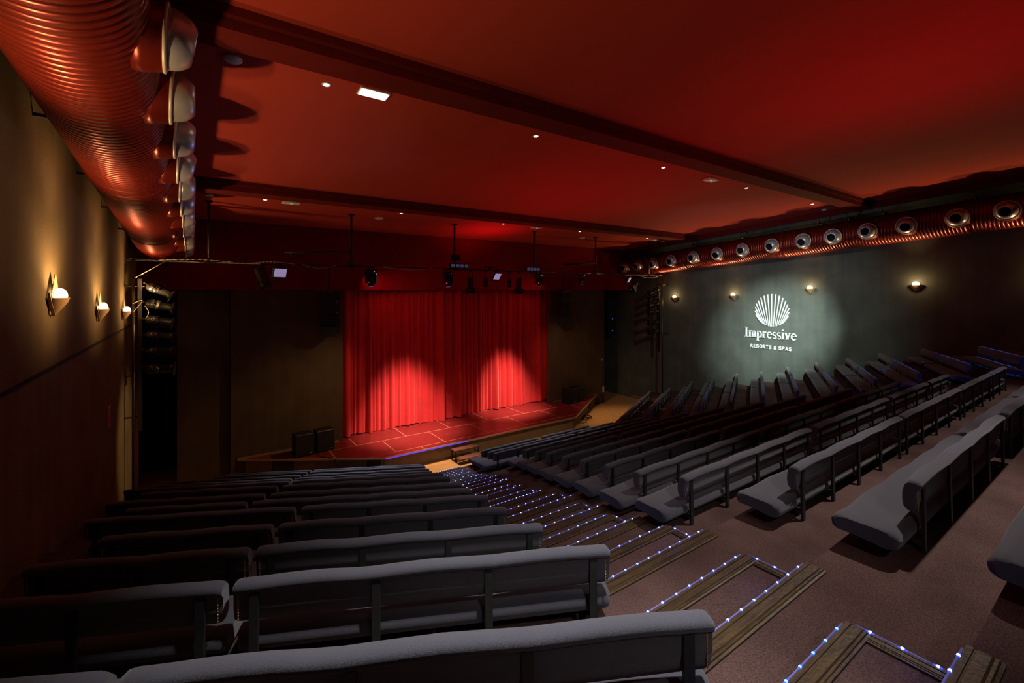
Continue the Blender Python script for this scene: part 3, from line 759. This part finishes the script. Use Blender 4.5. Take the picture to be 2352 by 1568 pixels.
b = MB().cyl((-1.70,YR-.02,.0),(-1.70,YR-.02,9.24),.05,12); b.build('pole', 'pole', bl)
MB().box((-1.53,YR-.04,6.0),(.12,.08,5.2)).build('upright_rail', 'pole', bl)
for z in (8.35,5.3,3.9): MB().cyl((XL+.02,YR-.02,z),(-1.5,YR-.02,z),.025,8).build('wall_arm', 'pole', bl)
MB().box((-1.70,YR-.02,.015),(.4,.4,.03)).build('foot_plate', 'black', bl)
NUM = ['topmost','second','third','fourth','fifth','lowest']
for k, (z, tl) in enumerate(((8.23,.50),(7.70,.24),(7.14,.18),(6.62,.10),(6.07,.03),(5.48,.04))):
    profile_spot((-1.03,YR-.06,z), (0,tl,-.12), 'black profile spotlight on the left boom, %s' % (NUM[k]+(' from top' if 0 < k < 5 else '')), 1.0, 'profile spotlights on the left boom')
    MB().cyl((-1.5,YR-.05,z+.1),(-1.40,YR-.06,z+.12),.02,8).build('clamp', 'pole', bl)
w_ = MB().tube([(-1.72+.25*math.sin(PI*j/10), YR-.12, 7.75-.03*j+.25*math.sin(PI*j/10)) for j in range(11)], .012, 6)
w_.tube([(-1.40+.10*math.sin(PI*j/8), YR-.12, 7.68-.06*j) for j in range(9)], .012, 6); w_.build('pale_cable', 'cablew', bl)
br_ = thing('lighting_boom', 'upright lighting boom standing at the right wall near the farthest sconce', 'lighting rig')
XB = 26.75
MB().cyl((XB,YR-.02,0),(XB,YR-.02,9.3),.05,12).build('pole', 'pole', br_)
MB().box((XB-.05,YR+.25,6.2),(.10,.12,4.6)).build('upright_rail', 'black', br_)
for z in (8.6,5.2): MB().cyl((XB-.1,YR-.02,z),(XR-.02,YR-.02,z),.025,8).cyl((XB,YR-.02,z),(XB-.05,YR+.25,z),.03,8).build('wall_arm', 'pole', br_)
MB().box((XB,YR-.02,.015),(.4,.4,.03)).build('foot_plate', 'black', br_)
for k, (z, tl) in enumerate(((8.17,.4),(7.68,.25),(7.19,.18),(6.69,.12),(5.96,.05),(5.35,.05))):
    profile_spot((XB-.50,YR+.25,z), (0,tl,PI-.45), 'black profile spotlight on the right boom, %s' % (NUM[k]+(' from top' if 0 < k < 5 else '')), .95, 'profile spotlights on the right boom')
    MB().cyl((XB-.05,YR+.25,z),(XB-.13,YR+.25,z+.05),.02,8).build('clamp', 'pole', br_)

# ------------------------------------------------------------------ loudspeakers
def line_array(x, label, rz):
    t = thing('line_array_speaker', label, 'loudspeaker', (x,22.85,8.23), rz, 'line arrays hung beside the curtain')
    f = MB().box((0,0,-.08),(.95,.5,.05)).box((0,0,-.02),(.1,.5,.08)).cyl((0,0,0),(0,0,1.2),.02,6); fr = f.build('rigging_frame', 'black', t)
    s_ = MB()
    for q in range(7): s_.ball((-.42+.14*q,-.26,-.08+(.05 if q % 2 else -.02)),.018,6,4)
    s_.build('shackles', 'flange', fr)
    z = -.14; tl = 0
    for k in range(4):
        mx = Matrix.Translation((0,.0,z-.255)) @ Matrix.Rotation(.04*k,4,'X')
        b = MB().add([(-.44,-.28,-.245),(.44,-.28,-.245),(.36,.28,-.2),(-.36,.28,-.2),(-.44,-.28,.245),(.44,-.28,.245),(.36,.28,.2),(-.36,.28,.2)], [(3,2,1,0),(4,5,6,7),(0,1,5,4),(1,2,6,5),(2,3,7,6),(3,0,4,7)], 0, False, mx)
        o = b.build('speaker_box', 'blackm', t)
        MB().box((.33,-.284,-.17),(.07,.006,.02),0,mx).build('badge', 'white', o)
        z -= .515
line_array(5.28, 'tall black line array speaker hung left of the red curtain', -.15)
line_array(20.1, 'tall black line array speaker hung right of the red curtain', .15)
def floor_speaker(x, y, rz, label, w=.80, h=.98, grp='stage speakers'):
    t = thing('stage_speaker', label, 'loudspeaker', (x,y,ST), rz, grp)
    MB().box((0,0,h/2),(w,.62,h),0,None,.03).build('cabinet', 'black', t)
    MB().box((0,-.315,h/2-.02),(w*.93,.02,h*.86),0).build('grille', 'blackm', t)
    MB().box((0,-.315,h-.045),(w*.93,.015,.012)).build('grille_edge', 'pole', t)
    MB().box((w*.3,-.328,.12),(.07,.006,.025)).build('badge', 'white', t)
    g = MB()
    for q in (-1,1): g.box((q*w/2,0,h*.72),(.03,.2,.06))
    g.build('handle', 'spotm', t)
floor_speaker(4.05,22.45,.08,'black stage speaker on the left deck corner, left one')
floor_speaker(4.98,22.55,.08,'black stage speaker on the left deck corner, right one')
floor_speaker(20.45,22.6,-.25,'black stage speaker on the right deck corner, left one',.85)
floor_speaker(21.4,22.75,-.25,'black stage speaker on the right deck corner, right one',.85)
t = thing('floor_monitor', 'low black wedge box on the floor before the left stage edge', 'loudspeaker', (5.3,20.35,0), R_(-33))
MB().add([(-.95,-.3,0),(.95,-.3,0),(.95,.3,0),(-.95,.3,0),(-.95,-.22,.36),(.95,-.22,.36),(.9,.25,.42),(-.9,.25,.42)], [(3,2,1,0),(4,5,6,7),(0,1,5,4),(1,2,6,5),(2,3,7,6),(3,0,4,7)]).build('cabinet', 'black', t)
MB().box((0,-.27,.18),(1.7,.02,.26)).build('grille', 'blackm', t)
def crate(x, z, label, w=.9):
    t = thing('rack_speaker', label, 'loudspeaker', (x,24.6,z), 0, 'speakers in the side passages')
    MB().box((0,0,.45),(w,.5,.9)).build('cabinet', 'blackm', t)
    e = MB()
    for zz in (.02,.88): e.box((0,-.26,zz),(w,.025,.03))
    for xx in (-w/2+.015,w/2-.015): e.box((xx,-.26,.45),(.03,.025,.9))
    e.build('steel_edge', 'pole', t)
    MB().ball((0,-.265,.22),.022,8,5).build('badge', 'blueled' if x > 5 else 'pole', t)
for lab, x in (('left',-1.06),('right',26.40)):
    t = thing('speaker_shelf', 'wall shelf carrying two speakers in the %s side passage' % lab, 'shelf', (x,24.9,0))
    MB().box((0,0,4.86),(1.0,1.3,.06)).build('board', 'black', t)
    MB().box((0,.72,2.43),(.1,.1,4.86)).build('upright', 'black', t)
    crate(x, 4.89, 'black speaker in the %s side passage, lower of two' % lab)
    crate(x, 5.80, 'black speaker in the %s side passage, upper of two' % lab)

# ------------------------------------------------------------------ portable steps, cables, small fittings
t = thing('portable_steps', 'low reddish brown two tread steps in front of the stage', 'steps', (10.85,19.25,0))
for (y, z, nm) in ((-.18,.28,'tread'),(.28,.56,'tread')):
    MB().box((0,y,z-.03),(1.35,.40,.05),0,None,.012).build(nm, 'stepwood', t)
fr = MB()
for x in (-.64,.64):
    for (y, z) in ((-.35,.26),(0,.26),(.12,.54),(.45,.54)): fr.box((x,y,z/2),(.04,.04,z))
    fr.box((x,-.17,.02),(.04,.4,.04)).box((x,.28,.02),(.04,.4,.04)).box((x,.05,.26),(.04,.8,.03))
fr.box((0,-.36,.03),(1.3,.03,.03))
fr.build('frame', 'black', t)
t = thing('cable_pile', 'tangle of black cables on the floor at the right stage corner', 'cable', (20.2,21.1,0))
cb = MB(); rn = random.Random(3)
for k in range(9):
    pts = []
    a0 = rn.uniform(0,6); cx_, cy_ = rn.uniform(-.5,.6), rn.uniform(-.4,.5); rr = rn.uniform(.15,.4)
    for j in range(16):
        a = a0+j*.5; pts.append((cx_+rr*math.cos(a)*(1+.2*math.sin(a*2)), cy_+rr*.8*math.sin(a), .02+abs(.12*math.sin(a*1.3+k))))
    cb.tube(pts, .016, 6)
cb.tube([(-.9,.25,.55),(-.7,.1,.3),(-.3,0,.06),(.4,.2,.03),(1.0,.9,.03),(1.2,1.3,.25),(1.15,1.5,.5)], .016, 6)
cb.build('cables', 'cable', t)
t = thing('stage_cable', 'thin cable hanging from between the left stage speakers over the stage edge', 'cable', (4.5,22.2,ST))
MB().tube([(0,.35,.55),(.02,.05,.05),(.15,-.5,.015),(.5,-1.15,.012),(.62,-1.42,.0),(.66,-1.5,-.4),(.7,-1.55,-.72)], .014, 6).build('wire', 'cable', t)
def plate(nm, label, cat, loc, d, m='white', rz=0):
    o = thing(nm, label, cat, loc, rz); MB().box((0,0,0),d,0,None,.006).build('cover', m, o)
    return o
o = plate('socket_plate','white socket plate low on the stage wall at the right','socket',(24.53-.10,YF-.012,1.0),(.16,.024,.42))
MB().box((0,-.014,.08),(.06,.01,.1)).box((0,-.014,-.08),(.06,.01,.1)).build('socket_face','flange',o)
o = plate('wall_thermostat','small round thermostat high on the right stage wall','thermostat',(24.3,YF-.01,3.19),(.12,.02,.12))
o = thing('wall_notice','small white notice with red marks low on the left wall','sign',(XL+.008,16.8,4.7))
MB().box((0,0,0),(.012,.32,.62)).build('panel','cablew',o)
MB().box((.008,0,.14),(.006,.2,.18)).box((.008,0,-.14),(.006,.2,.18)).build('red_marks','bandred',o)

# ceiling fittings
def on_ceiling(nm, label, cat, x, y, grp): 
    t = thing(nm, label, cat, (x,y,zc(y)), 0, grp, (math.atan(SL),0,0)); return t
POS = ['leftmost','second from left','middle','second from right','rightmost']
for bay, y in (('wide middle',9.5),('narrow front',19.05)):
    for k, x in enumerate((2.14,7.4,12.75,18.0,23.9)):
        t = on_ceiling('recessed_downlight', 'small round downlight in the %s ceiling bay, %s of five' % (bay, POS[k]), 'ceiling light', x, y, 'recessed downlights in the ceiling')
        MB().lathe([(.088,-.012),(.088,-.002),(.06,-.014),(.056,-.004)], 20).build('ring', 'white', t)
        MB().lathe([(.058,-.0165),(.05,-.019),(.001,-.0195)], 20).build('lamp', 'downlight', t)
for (x, y, lit, lab) in ((3.04,9.37,1,'bright lit rectangular ceiling panel light in the middle bay at left'),(15.56,9.54,0,'unlit white emergency panel in the middle ceiling bay at right'),
                  (3.03,19.1,0,'white emergency panel in the front ceiling bay at left'),(14.93,19.13,0,'white emergency panel in the front ceiling bay near the middle'),(25.0,19.27,0,'white emergency panel in the front ceiling bay at far right')):
    t = on_ceiling('panel_light', lab, 'ceiling light', x, y, 'rectangular ceiling panels')
    MB().box((0,0,-.02),(.62,.34,.04),0,None,.01).build('frame', 'flange' if lit else 'white', t)
    MB().box((0,0,-.045),(.54,.24,.012)).build('diffuser', 'panelon' if lit else 'white', t)
    if not lit: MB().box((0,-.02,-.052),(.10,.05,.008)).build('indicator', 'green', t)
for (x, y, r, lab) in ((.55,9.4,.15,'white smoke detector in the duct shadow on the left ceiling'),(6.81,20.25,.2,'flat white disc detector by the second drop pole'),(19.49,20.46,.2,'flat white disc detector by the fifth drop pole'),(25.9,9.74,.14,'small white smoke detector at the right end of the rear beam'),(.4,19.15,.15,'white smoke detector beside the left duct near the stage'),(26.0,19.43,.13,'small white smoke detector at the right end of the front beam')):
    t = on_ceiling('smoke_detector', lab, 'smoke detector', x, y, 'detectors on the ceiling')
    MB().lathe([(r,0),(r,-.03),(r*.85,-.045),(r*.8,-.05),(r*.55,-.07),(.001,-.075)], 20).build('body', 'white', t)

# ------------------------------------------------------------------ lamps
# stage: two heads on the pipe on the lower curtain, one on the floor by the steps
HOT = (1.0,.70,.50)
spot((9.2,20.4,8.6),(9.5,23.2,-.7), 9500, HOT, 48, 1.0, .3)
spot((15.6,20.4,8.6),(16.3,23.6,.6), 8500, HOT, 40, 1.0, .3)
spot((9.6,19.6,9.0),(9.2,18.9,0), 3800, (1.0,.62,.30), 34, .9, .1)
spot((20.5,20.4,8.9),(22.5,19.6,0), 1200, (1.0,.60,.26), 50, .9, .1)
area((8.0,21.5,8.9),(12.7,24.0,4.0), 17, (1.0,.12,.12), 4, .3, 'area_lamp', 140)
area((18.0,21.5,8.9),(14,24.0,4.0), 11, (1.0,.12,.12), 3, .3, 'area_lamp', 140)
# warm spill on the stage walls
spot((9.5,19.5,8.3),(2.8,23.3,.2), 800, (1.0,.60,.24), 60, 1.0, .2)
spot((16,19.5,8.3),(22.5,23.3,1.0), 420, (1.0,.60,.28), 60, 1.0, .2)
# added lamps facing up, standing in for red bounce off the curtain
spot((12.9,20.6,9.5),(12.9,20.9,12.6), 130, (1.0,.02,.06), 150, .8, .3)
spot((12.9,13.0,3.5),(12.9,12.6,12.6), 600, (1.0,.02,.07), 96, 1.0, .3)
spot((12.5,2.6,7.4),(12.2,2.8,12.6), 330, (1.0,.025,.07), 130, 1.0, .3)
# house lights over the near rows, then added lamps for the rest
spot((9.0,1.45,12.6),(6.9,1.9,5.5), 1900, (1.0,.87,.80), 60, .9, .12)
spot((13.6,1.45,12.6),(12.6,1.6,5.5), 1100, (1.0,.87,.80), 54, .9, .12)
spot((18.2,1.45,12.6),(17.6,1.7,5.5), 900, (1.0,.87,.80), 54, .9, .12)
spot((2.6,1.5,12.7),(1.7,2.3,6.2), 3000, (1.0,.92,.88), 46, 1.0, .15)
spot((12.7,18.9,11.3),(11.5,15.4,1.2), 3200, (.85,.9,1.0), 50, 1.0, .2)
spot((7.0,20.3,9.3),(4.2,15.8,1.6), 4200, (.8,.88,1.0), 56, 1.0, .2)  # added cool lamp for the left front rows
spot((1.0,-4.0,12.6),(4.6,5.0,5.0), 800, (1.0,.9,.86), 38, 1.0, .2)  # added weak fill from behind for the bench backs
spot((5.5,6.4,12.1),(5.0,7.2,3.0), 330, (1.0,.86,.82), 92, 1.0, .2)  # added broad fill for the dim middle rows
spot((14.0,13.5,10.8),(14.2,19.9,.3), 1500, (1.0,.68,.36), 58, 1.0, .2)  # added warm lamp for the stage fascia and front floor
# cool light caught by the duct nozzles
spot((13.5,12,7.0),(26,13,11), 700, (.72,.74,1.0), 62, 1.0, .2)
spot((9,13.5,8.0),(-.6,12.5,11.3), 190, (.40,.42,1.0), 70, 1.0, .2)
# white beam on the sign
spot((16.5,5.5,11.9),(27.5,12.9,5.75), 15500, (.84,1.0,.94), 28, 1.0, .05)
spot((16.5,5.5,11.9),(27.5,13.5,5.0), 1600, (.80,1.0,.92), 62, 1.0, .2)
# warm spill on the far end of the left wall
spot((6.5,16.5,7.0),(XL,20.6,3.0), 1500, (1.0,.66,.32), 30, .8, .1)
# blue light ropes
for i in range(0, 14):
    xa, xb, y, yl, yr = EDG[i]
    point((xa+1.5, y+.25, tier(i)+.05), .8, (.04,.10,1.0), .06)
for i in range(1, 12, 2):
    xa, xb, y, yl, yr = EDG[i]
    point((xb-1.0, y+.2, tier(i)+.06), 3.4, (.05,.14,1.0), .06)
spot((25.2,-5.2,10.4),(23.9,4.2,5.0), 6500, (.05,.20,1.0), 21, .7, .05)  # not a rope: high blue lamp set behind the right block

# ------------------------------------------------------------------ world, camera, view
wd_ = bpy.data.worlds.new('world'); SC.world = wd_; wd_.use_nodes = True
bg = wd_.node_tree.nodes['Background']; bg.inputs[0].default_value = (.5,.35,.3,1); bg.inputs[1].default_value = .002
cam = bpy.data.cameras.new('camera'); co = bpy.data.objects.new('camera', cam); COL.objects.link(co); SC.camera = co
cam.sensor_fit = 'HORIZONTAL'; cam.sensor_width = 36; cam.lens = 36*1045/2352; cam.shift_y = -117/2352
co.location = (0,0,8.2); co.rotation_euler = (PI/2,0,-math.atan(729/1045)); cam.clip_end = 200; cam.clip_start = .05
SC.view_settings.view_transform = 'Standard'; SC.view_settings.look = 'None'; SC.view_settings.exposure = 0; SC.view_settings.gamma = 1
SC.cycles.max_bounces = 4; SC.cycles.diffuse_bounces = 3; SC.cycles.glossy_bounces = 2; SC.cycles.sample_clamp_indirect = 4
SC.cycles.use_light_tree = True
SC.cycles.use_adaptive_sampling = True; SC.cycles.adaptive_threshold = .04
